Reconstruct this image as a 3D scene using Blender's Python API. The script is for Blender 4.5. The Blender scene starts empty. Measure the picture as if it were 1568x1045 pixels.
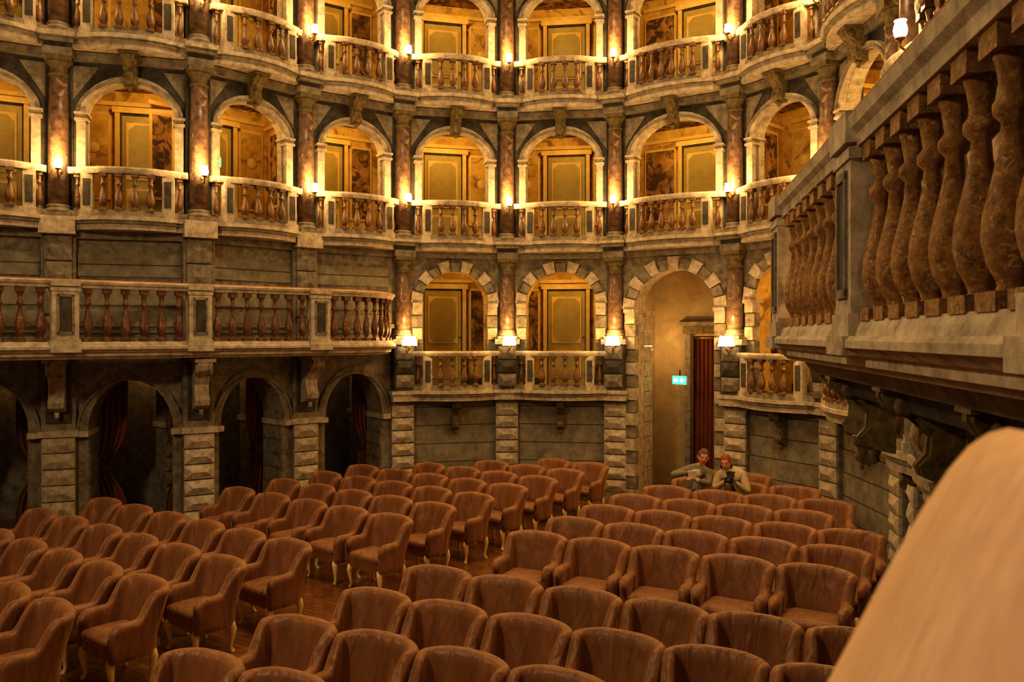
import bpy, bmesh, math, random
from mathutils import Matrix, Vector
random.seed(7)
scene=bpy.context.scene
EYE=3.2
COL=scene.collection

# ---------------------------------------------------------------- materials
def newmat(name):
    m=bpy.data.materials.new(name); m.use_nodes=True
    nt=m.node_tree; b=nt.nodes['Principled BSDF']; return m,nt,b
def stone(name,c1,c2,scale=4,rough=.7,bump=.25,vein=None,veinscale=3,courses=None,spec=.3,detail=8,vp=(.56,.66)):
    m,nt,b=newmat(name); N=nt.nodes; L=nt.links
    tc=N.new('ShaderNodeTexCoord')
    n=N.new('ShaderNodeTexNoise'); n.inputs['Scale'].default_value=scale; n.inputs['Detail'].default_value=detail; n.inputs['Roughness'].default_value=.7
    L.new(tc.outputs['Object'],n.inputs['Vector'])
    r=N.new('ShaderNodeValToRGB'); r.color_ramp.elements[0].position=.34; r.color_ramp.elements[1].position=.66
    r.color_ramp.elements[0].color=(*c1,1); r.color_ramp.elements[1].color=(*c2,1)
    L.new(n.outputs['Fac'],r.inputs['Fac']); col=r.outputs['Color']
    if vein:
        n2=N.new('ShaderNodeTexNoise'); n2.inputs['Scale'].default_value=veinscale; n2.inputs['Detail'].default_value=6; n2.inputs['Distortion'].default_value=1.2
        L.new(tc.outputs['Object'],n2.inputs['Vector'])
        r2=N.new('ShaderNodeValToRGB'); r2.color_ramp.elements[0].position=vp[0]; r2.color_ramp.elements[1].position=vp[1]
        r2.color_ramp.elements[0].color=(0,0,0,1); r2.color_ramp.elements[1].color=(1,1,1,1)
        L.new(n2.outputs['Fac'],r2.inputs['Fac'])
        mx=N.new('ShaderNodeMix'); mx.data_type='RGBA'; L.new(r2.outputs['Color'],mx.inputs[0]); L.new(col,mx.inputs[6]); mx.inputs[7].default_value=(*vein,1); col=mx.outputs[2]
    h=n.outputs['Fac']
    if courses:
        sx=N.new('ShaderNodeSeparateXYZ'); L.new(tc.outputs['Object'],sx.inputs[0])
        d=N.new('ShaderNodeMath'); d.operation='DIVIDE'; L.new(sx.outputs['Z'],d.inputs[0]); d.inputs[1].default_value=courses
        f=N.new('ShaderNodeMath'); f.operation='FRACT'; L.new(d.outputs[0],f.inputs[0])
        g=N.new('ShaderNodeMath'); g.operation='GREATER_THAN'; L.new(f.outputs[0],g.inputs[0]); g.inputs[1].default_value=.05
        mx=N.new('ShaderNodeMix'); mx.data_type='RGBA'; L.new(g.outputs[0],mx.inputs[0]); mx.inputs[6].default_value=(c1[0]*.35,c1[1]*.35,c1[2]*.35,1); L.new(col,mx.inputs[7]); col=mx.outputs[2]
        ad=N.new('ShaderNodeMath'); ad.operation='ADD'; L.new(h,ad.inputs[0]); L.new(g.outputs[0],ad.inputs[1]); h=ad.outputs[0]
    L.new(col,b.inputs['Base Color']); b.inputs['Roughness'].default_value=rough; b.inputs['Specular IOR Level'].default_value=spec
    if bump:
        bp=N.new('ShaderNodeBump'); bp.inputs['Strength'].default_value=bump; bp.inputs['Distance'].default_value=.02
        L.new(h,bp.inputs['Height']); L.new(bp.outputs['Normal'],b.inputs['Normal'])
    return m
def emit(name,col,s):
    m,nt,b=newmat(name); b.inputs['Base Color'].default_value=(*col,1); b.inputs['Emission Color'].default_value=(*col,1); b.inputs['Emission Strength'].default_value=s; return m
def plain(name,col,rough=.5,metal=0):
    m,nt,b=newmat(name); N=nt.nodes;L=nt.links
    n=N.new('ShaderNodeTexNoise'); n.inputs['Scale'].default_value=25
    mx=N.new('ShaderNodeMix'); mx.data_type='RGBA'; L.new(n.outputs['Fac'],mx.inputs[0])
    mx.inputs[6].default_value=(*[c*.75 for c in col],1); mx.inputs[7].default_value=(*[min(1,c*1.2) for c in col],1)
    L.new(mx.outputs[2],b.inputs['Base Color']); b.inputs['Roughness'].default_value=rough; b.inputs['Metallic'].default_value=metal; return m

M_LIGHT=stone('stone_light',(.26,.215,.155),(.60,.52,.40),8,.75,.5)
M_MID=stone('stone_mid',(.11,.093,.068),(.31,.27,.20),8,.8,.5)
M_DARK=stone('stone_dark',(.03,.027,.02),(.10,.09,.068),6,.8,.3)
M_WALL=stone('plaster_wall',(.14,.125,.093),(.30,.27,.20),5,.8,.4,courses=.36)
M_PASS=stone('passage_plaster',(.30,.24,.13),(.44,.36,.21),3,.8,.3)
M_OCHRE=stone('ochre_plaster',(.42,.25,.05),(.80,.54,.14),2.8,.8,.15,vein=(.28,.14,.035),veinscale=2.2)
M_DOOR=stone('door_paint',(.36,.27,.07),(.50,.40,.12),3,.55,.1)
M_FRAME=stone('frame_paint',(.66,.45,.13),(.84,.62,.22),4,.6,.1)
M_FRESCO=stone('fresco',(.06,.028,.01),(.62,.36,.10),2.8,.85,.1,vein=(.09,.055,.03),veinscale=4.5,vp=(.48,.56))
M_COL=stone('column_marble',(.07,.038,.024),(.27,.17,.105),9,.32,.15,vein=(.42,.32,.21),veinscale=6,spec=.5,vp=(.60,.66))
M_BAL=stone('baluster_marble',(.07,.032,.013),(.22,.11,.042),12,.45,.3,vein=(.34,.22,.11),veinscale=12,spec=.5,vp=(.62,.72))
M_BALD=stone('baluster_red',(.06,.025,.012),(.17,.07,.03),12,.4,.3,vein=(.26,.13,.06),veinscale=12,spec=.5)
M_BALN=stone('baluster_orange',(.15,.065,.018),(.50,.27,.08),26,.5,1.0,vein=(.66,.47,.22),veinscale=42,spec=.4,vp=(.56,.72))
M_CAP=stone('bronze_capital',(.06,.045,.018),(.21,.16,.065),14,.45,.5)
M_BRASS=plain('brass',(.30,.18,.05),.35,.8)
M_BULB=emit('bulb_glow',(1,.72,.32),45)
M_SHADE=emit('lampshade_glow',(1,.72,.34),5)
M_GREEN=emit('exit_green',(.05,.8,.35),2.2)
M_WHITE=emit('exit_white',(.8,1,.9),2.5)
M_LEG=plain('cream_lacquer',(.80,.62,.28),.4)
M_BLACK=plain('black_plastic',(.02,.02,.02),.5)
M_SKIN=plain('skin',(.62,.30,.18),.55)
M_LIPS=plain('lips',(.40,.10,.08),.5)
M_EYE=plain('eye_dark',(.03,.02,.02),.3)
M_PAPER=plain('paper',(.85,.82,.75),.8)
M_PAD=plain('peach_fabric',(.93,.60,.38),.9)
M_RED=plain('copper_edge',(.42,.14,.05),.5)
def velvet(name,c1,c2):
    m,nt,b=newmat(name); N=nt.nodes;L=nt.links
    tc=N.new('ShaderNodeTexCoord'); oi=N.new('ShaderNodeObjectInfo')
    ad=N.new('ShaderNodeVectorMath'); ad.operation='ADD'; L.new(tc.outputs['Object'],ad.inputs[0])
    sc=N.new('ShaderNodeVectorMath'); sc.operation='SCALE'; sc.inputs['Scale'].default_value=9
    cx=N.new('ShaderNodeCombineXYZ'); L.new(oi.outputs['Random'],cx.inputs[0]); L.new(oi.outputs['Random'],cx.inputs[1]); L.new(cx.outputs[0],sc.inputs[0]); L.new(sc.outputs[0],ad.inputs[1])
    mp=N.new('ShaderNodeMapping'); mp.inputs['Scale'].default_value=(10,10,1.8); L.new(ad.outputs[0],mp.inputs[0])
    n=N.new('ShaderNodeTexNoise'); n.inputs['Scale'].default_value=1; n.inputs['Detail'].default_value=2; n.inputs['Distortion'].default_value=.4; L.new(mp.outputs[0],n.inputs['Vector'])
    r=N.new('ShaderNodeValToRGB'); r.color_ramp.elements[0].position=.3; r.color_ramp.elements[1].position=.74
    r.color_ramp.elements[0].color=(*c1,1); r.color_ramp.elements[1].color=(*c2,1); L.new(n.outputs['Fac'],r.inputs['Fac'])
    L.new(r.outputs[0],b.inputs['Base Color']); b.inputs['Roughness'].default_value=.46
    b.inputs['Sheen Weight'].default_value=.4; b.inputs['Sheen Tint'].default_value=(1,.66,.38,1); b.inputs['Specular IOR Level'].default_value=.42
    bp=N.new('ShaderNodeBump'); bp.inputs['Strength'].default_value=.85; bp.inputs['Distance'].default_value=.04
    L.new(n.outputs['Fac'],bp.inputs['Height']); L.new(bp.outputs['Normal'],b.inputs['Normal'])
    return m
M_VEL=velvet('chair_velvet',(.155,.062,.023),(.245,.105,.042))
M_CURT=plain('curtain_red',(.20,.055,.018),.8)
def floormat():
    m,nt,b=newmat('floor_tiles'); N=nt.nodes;L=nt.links
    tc=N.new('ShaderNodeTexCoord'); mp=N.new('ShaderNodeMapping'); mp.inputs['Rotation'].default_value=(0,0,.55); L.new(tc.outputs['Object'],mp.inputs[0])
    br=N.new('ShaderNodeTexBrick'); L.new(mp.outputs[0],br.inputs['Vector']); br.inputs['Scale'].default_value=3
    br.inputs['Color1'].default_value=(.22,.09,.025,1); br.inputs['Color2'].default_value=(.14,.055,.016,1); br.inputs['Mortar'].default_value=(.04,.015,.006,1); br.inputs['Mortar Size'].default_value=.012
    L.new(br.outputs['Color'],b.inputs['Base Color']); b.inputs['Roughness'].default_value=.3
    return m
M_FLOOR=floormat()

# ---------------------------------------------------------------- mesh builder
class MB:
    def __init__(s): s.v=[];s.f=[];s.m=[];s.sm=[];s.mats=[];s.M=Matrix.Identity(4)
    def mi(s,mat):
        if mat not in s.mats: s.mats.append(mat)
        return s.mats.index(mat)
    def add(s,vs,fs,mat,smooth=False,M=None):
        b=len(s.v); T=M if M is not None else s.M
        s.v+= [tuple(T@Vector(v)) for v in vs]
        k=s.mi(mat)
        for f in fs: s.f.append([b+i for i in f]); s.m.append(k); s.sm.append(smooth)
    def box(s,x0,x1,y0,y1,z0,z1,mat,M=None):
        vs=[(x0,y0,z0),(x1,y0,z0),(x1,y1,z0),(x0,y1,z0),(x0,y0,z1),(x1,y0,z1),(x1,y1,z1),(x0,y1,z1)]
        s.add(vs,[(0,3,2,1),(4,5,6,7),(0,1,5,4),(1,2,6,5),(2,3,7,6),(3,0,4,7)],mat,False,M)
    def diamond(s,x0,x1,y0,y1,z0,z1,mat,p=.05,g=.012):
        x0+=g;x1-=g;z0+=g;z1-=g
        cx=(x0+x1)/2;cz=(z0+z1)/2; e=.025; hx=(x1-x0)*.22
        vs=[(x0,y1,z0),(x1,y1,z0),(x1,y1,z1),(x0,y1,z1),(x0,y0,z0),(x1,y0,z0),(x1,y0,z1),(x0,y0,z1),
            (x0+e,y0-.01,z0+e),(x1-e,y0-.01,z0+e),(x1-e,y0-.01,z1-e),(x0+e,y0-.01,z1-e),(cx-hx,y0-p,cz),(cx+hx,y0-p,cz)]
        s.add(vs,[(0,1,5,4),(1,2,6,5),(2,3,7,6),(3,0,4,7),(4,5,9,8),(5,6,10,9),(6,7,11,10),(7,4,8,11),(8,9,13,12),(9,10,13),(10,11,12,13),(11,8,12)],mat)
    def lathe(s,prof,cx,cy,z,mat,seg=12,M=None,smooth=True,rot=0):
        vs=[];fs=[]
        for r,h in prof:
            for i in range(seg):
                a=2*math.pi*i/seg+rot; vs.append((cx+r*math.cos(a),cy+r*math.sin(a),z+h))
        n=len(prof)
        for j in range(n-1):
            for i in range(seg):
                fs.append((j*seg+i,j*seg+(i+1)%seg,(j+1)*seg+(i+1)%seg,(j+1)*seg+i))
        fs.append(tuple(range(seg))[::-1]); fs.append(tuple((n-1)*seg+i for i in range(seg)))
        s.add(vs,fs,mat,smooth,M)
    def prism(s,pts,z0,z1,mat,M=None):
        n=len(pts)
        vs=[(x,y,z0) for x,y in pts]+[(x,y,z1) for x,y in pts]
        fs=[tuple(range(n))[::-1],tuple(range(n,2*n))]+[(i,(i+1)%n,n+(i+1)%n,n+i) for i in range(n)]
        s.add(vs,fs,mat,False,M)
    def profx(s,prof,x0,x1,mat,M=None):
        n=len(prof)
        vs=[(x0,y,z) for y,z in prof]+[(x1,y,z) for y,z in prof]
        fs=[tuple(range(n)),tuple(range(n,2*n))[::-1]]+[(i,(i+1)%n,n+(i+1)%n,n+i)[::-1] for i in range(n)]
        s.add(vs,fs,mat,False,M)
    def sweep(s,pts,prof,mat,M=None,smooth=False):
        ms=miters(pts); n=len(prof); vs=[];fs=[]
        for p,m in zip(pts,ms):
            for d,z in prof: vs.append((p[0]+m[0]*d,p[1]+m[1]*d,z))
        for i in range(len(pts)-1):
            for j in range(n):
                a=i*n+j;b=i*n+(j+1)%n; fs.append((a,b,b+n,a+n))
        fs.append(tuple(range(n))[::-1]); fs.append(tuple((len(pts)-1)*n+j for j in range(n)))
        s.add(vs,fs,mat,smooth,M)
    def tube(s,pts,rads,mat,seg=8,M=None):
        vs=[];fs=[]; P=[Vector(p) for p in pts]
        for i,p in enumerate(P):
            d=(P[min(i+1,len(P)-1)]-P[max(i-1,0)]).normalized()
            a=d.cross(Vector((0.31,.9,.2))).normalized(); b=d.cross(a)
            for k in range(seg):
                t=2*math.pi*k/seg; vs.append(tuple(p+(a*math.cos(t)+b*math.sin(t))*rads[i]))
        for i in range(len(P)-1):
            for k in range(seg): fs.append((i*seg+k,i*seg+(k+1)%seg,(i+1)*seg+(k+1)%seg,(i+1)*seg+k))
        fs.append(tuple(range(seg))); fs.append(tuple((len(P)-1)*seg+k for k in range(seg)))
        s.add(vs,fs,mat,True,M)
    def mesh(s,name):
        me=bpy.data.meshes.new(name); me.from_pydata(s.v,[],s.f)
        for m in s.mats: me.materials.append(m)
        me.polygons.foreach_set('material_index',s.m); me.polygons.foreach_set('use_smooth',s.sm)
        bm=bmesh.new(); bm.from_mesh(me); bmesh.ops.recalc_face_normals(bm,faces=bm.faces); bm.to_mesh(me); bm.free()
        me.update(); return me
    def obj(s,name,loc=None,rot=0,parent=None):
        o=bpy.data.objects.new(name,s.mesh(name)); COL.objects.link(o)
        if loc: o.location=loc
        o.rotation_euler=(0,0,rot)
        if parent: o.parent=parent
        return o
def inst(name,me,loc,rot=0,parent=None):
    o=bpy.data.objects.new(name,me); COL.objects.link(o); o.location=loc; o.rotation_euler=(0,0,rot)
    if parent: o.parent=parent
    return o
def miters(pts):
    ns=[]
    for a,b in zip(pts[:-1],pts[1:]):
        dx,dy=b[0]-a[0],b[1]-a[1]; l=math.hypot(dx,dy); ns.append((dy/l,-dx/l))
    out=[]
    for i in range(len(pts)):
        if i==0: out.append(ns[0]);continue
        if i==len(pts)-1: out.append(ns[-1]);continue
        a,b=ns[i-1],ns[i]; k=1+a[0]*b[0]+a[1]*b[1]; k=max(k,.4); out.append(((a[0]+b[0])/k,(a[1]+b[1])/k))
    return out
def light(name,loc,e,col,rad=.05,parent=None):
    l=bpy.data.lights.new(name,'POINT'); l.energy=e; l.color=col; l.shadow_soft_size=rad
    o=bpy.data.objects.new(name,l); COL.objects.link(o); o.location=loc
    if parent: o.parent=parent
    return o
WARM=(1,.55,.18)

# ---------------------------------------------------------------- plan of the hall
K=[(-8.7,11.7),(-7.0,12.6),(-5.04,13.15),(-3.69,14.6),(-2.1,15.7),(-.1,16.2),(2.01,15.9),(3.99,14.6),(5.0,12.9),(4.98,10.6),(4.3,8.75),(3.6,6.9),(3.2,5.0)]
NK=len(K); MI=miters(K)
BAYS=[]
for i in range(NK-1):
    a=Vector((*K[i],0));b=Vector((*K[i+1],0)); d=(b-a); w=d.length; d.normalize(); o=Vector((-d.y,d.x,0)); c=(a+b)/2
    T=Matrix(((d.x,o.x,0,c.x),(d.y,o.y,0,c.y),(0,0,1,0),(0,0,0,1)))
    BAYS.append((T,w))
def kframe(i):
    m=Vector((*MI[i],0)).normalized()
    o=-m; d=Vector((o.y,-o.x,0))
    return Matrix(((d.x,o.x,0,K[i][0]),(d.y,o.y,0,K[i][1]),(0,0,1,0),(0,0,0,1)))
def arcpts(hw,zs,rise,n=16): return [(-hw*math.cos(math.pi*i/n),zs+rise*math.sin(math.pi*i/n)) for i in range(n+1)]
def archwall(mb,T,w,zf,zs,rise,hw,zt,y0,y1,mat,matr=None):
    matr=matr or mat
    A=arcpts(hw,zs,rise); L=-w/2; R=w/2
    for y in (y0,y1):
        mb.add([(L,y,zf),(-hw,y,zf),(-hw,y,zs),(-hw,y,zt),(L,y,zt)],[(0,1,2,3,4)],mat,False,T)
        mb.add([(R,y,zf),(hw,y,zf),(hw,y,zs),(hw,y,zt),(R,y,zt)],[(0,1,2,3,4)],mat,False,T)
        for p,q in zip(A[:-1],A[1:]): mb.add([(p[0],y,p[1]),(q[0],y,q[1]),(q[0],y,zt),(p[0],y,zt)],[(0,1,2,3)],mat,False,T)
    S=[(-hw,zf)]+A+[(hw,zf)]
    for p,q in zip(S[:-1],S[1:]): mb.add([(p[0],y0,p[1]),(q[0],y0,q[1]),(q[0],y1,q[1]),(p[0],y1,p[1])],[(0,1,2,3)],matr,False,T)
def archring(mb,T,hw,zs,rise,b,y0,y1,mat,n=16,gap=0,mats=None,n0=0):
    for i in range(n):
        a0=math.pi*i/n+gap;a1=math.pi*(i+1)/n-gap
        mm=mats[i%len(mats)] if mats else mat
        bb=b*(1.25 if (mats and i%2==0) else 1); yy=y0-(.03 if (mats and i%2==0) else 0)
        P=[]
        for a,r in ((a0,0),(a1,0),(a1,bb),(a0,bb)): P.append((-(hw+r)*math.cos(a),zs+(rise+r)*math.sin(a)))
        vs=[(x,yy,z) for x,z in P]+[(x,y1,z) for x,z in P]
        mb.add(vs,[(0,1,2,3),(4,7,6,5),(0,4,5,1),(2,6,7,3),(1,5,6,2),(3,7,4,0)],mm,False,T)
BALP=[(.055,.0),(.055,.06),(.03,.08),(.036,.11),(.056,.17),(.068,.25),(.064,.34),(.045,.46),(.028,.58),(.024,.66),(.042,.69),(.044,.71),(.042,.73),(.026,.76),(.036,.86),(.05,.93)]
def baluster(mb,x,y,z0,z1,mat,k=1,M=None,seg=10,matb=None):
    h=z1-z0
    mb.lathe([(r*k,t*h) for r,t in BALP],x,y,z0,mat,seg,M)
    c=.062*k
    T=M if M is not None else mb.M
    mb.box(x-c,x+c,y-c,y+c,z0,z0+.07*h,matb or mat,T); mb.box(x-c*.9,x+c*.9,y-c*.9,y+c*.9,z1-.1*h,z1,matb or mat,T)
def corbel(mb,T,x,y,z0,z1,d,wd,mat,mask=False):
    h=z1-z0
    prof=[(y,z1),(y-d,z1),(y-d,z1-.12*h),(y-d*.92,z1-.22*h),(y-d*.6,z1-.34*h),(y-d*.4,z1-.5*h),(y-d*.42,z1-.68*h),(y-d*.55,z1-.8*h),(y-d*.5,z1-.9*h),(y-d*.3,z0+.04*h),(y-.02,z0),(y,z0)]
    mb.profx(prof,x-wd/2,x+wd/2,mat,T)
    mb.profx([(p[0]-.014,p[1]) for p in prof],x-wd*.2,x+wd*.2,mat,T)
    mb.box(x-wd*.7,x+wd*.7,y-d*1.05,y,z1-.06*h,z1+.01,mat,T)
    mb.lathe([(.001,0),(.035,.02),(.03,.06),(.045,.09)],x,y-d*.3,z0-.08,mat,8,T)
    if mask:
        mb.lathe([(.001,-.11),(.035,-.095),(.06,-.05),(.075,.01),(.07,.06),(.04,.095),(.001,.105)],x,y-d*.48,z0+.12,mat,12,T)
        mb.box(x-.012,x+.012,y-d*.48-.095,y-d*.48,z0+.08,z0+.14,mat,T)
        for sx in (-1,1): mb.lathe([(.001,-.02),(.02,0),(.001,.02)],x+sx*.03,y-d*.48-.062,z0+.15,mat,6,T)
    for sx in (-1,1):
        mb.lathe([(.001,-.012),(.07*h/.6,-.01),(.07*h/.6,.01),(.03,.018),(.001,.02)],0,0,0,mat,12,T@Matrix.Translation((x+sx*wd/2,y-d*.72,z1-.2*h))@Matrix.Rotation(math.pi/2*sx,4,'Y'))

# ---------------------------------------------------------------- arcade walls
Z1F,Z1T=2.15,4.72; Z2F,Z2T=5.04,7.50; Z3F,Z3T=7.84,10.3
RH=.76
ARC=MB()
INT=MB()
def box_interior(i,zf,zt,depth=1.65,y0=.34):
    a,b=K[i],K[i+1]; ma,mb_=MI[i],MI[i+1]
    A0=(a[0]-ma[0]*y0,a[1]-ma[1]*y0);A1=(a[0]-ma[0]*depth,a[1]-ma[1]*depth)
    B0=(b[0]-mb_[0]*y0,b[1]-mb_[1]*y0);B1=(b[0]-mb_[0]*depth,b[1]-mb_[1]*depth)
    q=lambda p,z:(p[0],p[1],z)
    I=Matrix.Identity(4)
    INT.add([q(A0,zf),q(A1,zf),q(A1,zt),q(A0,zt)],[(0,1,2,3)],M_OCHRE,False,I)
    INT.add([q(B0,zf),q(B1,zf),q(B1,zt),q(B0,zt)],[(0,1,2,3)],M_OCHRE,False,I)
    INT.add([q(A1,zf),q(B1,zf),q(B1,zt),q(A1,zt)],[(0,1,2,3)],M_OCHRE,False,I)
    INT.add([q(A0,zf),q(A1,zf),q(B1,zf),q(B0,zf)],[(0,1,2,3)],M_MID,False,I)
    INT.add([q(A0,zt),q(A1,zt),q(B1,zt),q(B0,zt)],[(0,1,2,3)],M_FRESCO,False,I)
    for P0,P1,sg in ((A0,A1,1),(B0,B1,-1)):
        d=Vector((P1[0]-P0[0],P1[1]-P0[1],0)); L=d.length; d.normalize(); n=Vector((d.y,-d.x,0))*sg
        T=Matrix(((d.x,n.x,0,P0[0]),(d.y,n.y,0,P0[1]),(0,0,1,0),(0,0,0,1)))
        h0=zf+.6;h1=zf+2.05
        INT.box(.2,L-.18,0,.02,h0,h1,M_FRAME,T); INT.box(.26,L-.24,.0,.03,h0+.06,h1-.06,M_FRESCO,T)
        INT.box(0,L,0,.04,zf+2.13,zf+2.2,M_FRAME,T)
    T,w=BAYS[i]
    hb=w/2+.12
    INT.box(-hb,hb,depth-.05,depth,zf+2.2,zf+2.27,M_FRAME,T)
    INT.box(-hb,hb,depth-.03,depth,zf,zf+.14,M_DARK,T)
    for s in (-1,1):
        x=s*(.56+hb)/2; hwp=(hb-.60)/2
        INT.box(x-hwp,x+hwp,depth-.03,depth,zf+.55,zf+2.08,M_FRAME,T); INT.box(x-hwp+.045,x+hwp-.045,depth-.045,depth,zf+.6,zf+2.03,M_FRESCO if (i+int(s>0)+int(zf))%2 else M_OCHRE,T)
        if not (i+int(s>0)+int(zf))%2:
            INT.lathe([(.001,.0),(.09,.004),(.10,.012),(.09,.02)],0,0,0,M_FRAME,16,T@Matrix.Translation((x,depth-.04,zf+1.45))@Matrix.Rotation(math.pi/2,4,'X'))
DOORM=MB()
DOORM.box(-.5,-.42,-.08,0,0,2.06,M_FRAME);DOORM.box(.42,.5,-.08,0,0,2.06,M_FRAME);DOORM.box(-.54,.54,-.1,0,2.06,2.16,M_FRAME);DOORM.box(-.42,.42,-.03,0,0,2.06,M_DOOR)
DOORM.box(-.42,-.395,-.06,0,0,2.06,M_DARK);DOORM.box(.395,.42,-.06,0,0,2.06,M_DARK);DOORM.box(-.42,.42,-.06,0,2.03,2.06,M_DARK)
for z0,z1 in ((.15,.75),(.9,1.9)):
    DOORM.box(-.32,.32,-.05,0,z0,z1,M_FRAME)
    c=.1; pts=[(-.28+c,z0+.04),(.28-c,z0+.04),(.28,z0+.04+c),(.28,z1-.04-c),(.28-c,z1-.04),(-.28+c,z1-.04),(-.28,z1-.04-c),(-.28,z0+.04+c)]
    R=Matrix(((1,0,0,0),(0,0,1,0),(0,1,0,0),(0,0,0,1)))
    DOORM.prism(pts,-.065,-.03,M_DOOR,R)
DOORM.lathe([(.001,0),(.025,.01),(.025,.03),(.001,.045)],.36,-.07,1.0,M_BRASS,8)
DM=DOORM.mesh('door')
dn=[0]
def put_door(i,zf,depth=1.65,x=0):
    T,w=BAYS[i]; p=T@Vector((x,depth-.052,zf)); dn[0]+=1
    inst('door_%d'%dn[0],DM,p,math.atan2(T[1][0],T[0][0]))

def wallbox_bal(i,zf,name,balm):
    T,w=BAYS[i]; mb=MB(); mb.M=T
    e=w/2-.16; c=.58 if w<2.3 else .72
    path=[(-e,-.07),(-c-.12,-.07),(-c-.1,-.13),(-c+.02,-.17)]+[(c*.9*math.sin(t*math.pi/12)/math.sin(math.pi*5/12),-.17-.13*math.cos(t*math.pi/10)) for t in range(-4,5)]+[(c-.02,-.17),(c+.1,-.13),(c+.12,-.07),(e,-.07)]
    def off(o): return [(x*(1+o*.4) if abs(x)<e-.01 else x,y-o) for x,y in path]+[(e,.2),(-e,.2)]
    mb.prism(off(.10),zf-.06,zf,M_LIGHT); mb.prism(off(.07),zf-.11,zf-.06,M_MID); mb.prism(off(.03),zf-.2,zf-.11,M_LIGHT)
    mb.sweep(path,[(-.055,zf),(.055,zf),(.045,zf+.1),(-.045,zf+.1)],M_MID)
    zr=zf+RH-.1
    mb.sweep(path,[(-.06,zr),(.06,zr),(.075,zr+.03),(.085,zr+.07),(.07,zr+.1),(-.07,zr+.1),(-.08,zr+.07)],M_LIGHT)
    nb=4 if c<.7 else 6
    for k in range(nb):
        x=(k-(nb-1)/2)*(2*c-.26)/nb; y=-.17-.125*math.cos(x/c*1.1)
        baluster(mb,x,y,zf+.09,zr+.01,balm,.95)
    for sx in (-1,1):
        mb.box(sx*c-.085,sx*c+.085,-.225,-.1,zf,zr+.01,M_LIGHT); mb.box(sx*c-.05,sx*c+.05,-.235,-.1,zf+.17,zr-.08,M_DARK)
        mb.box(sx*c-.1,sx*c+.1,-.24,-.09,zf,zf+.1,M_LIGHT)
        x=sx*(c+e)/2+sx*.02; baluster(mb,x,-.07,zf+.09,zr+.01,balm,.75)
    return mb.obj(name)

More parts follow.
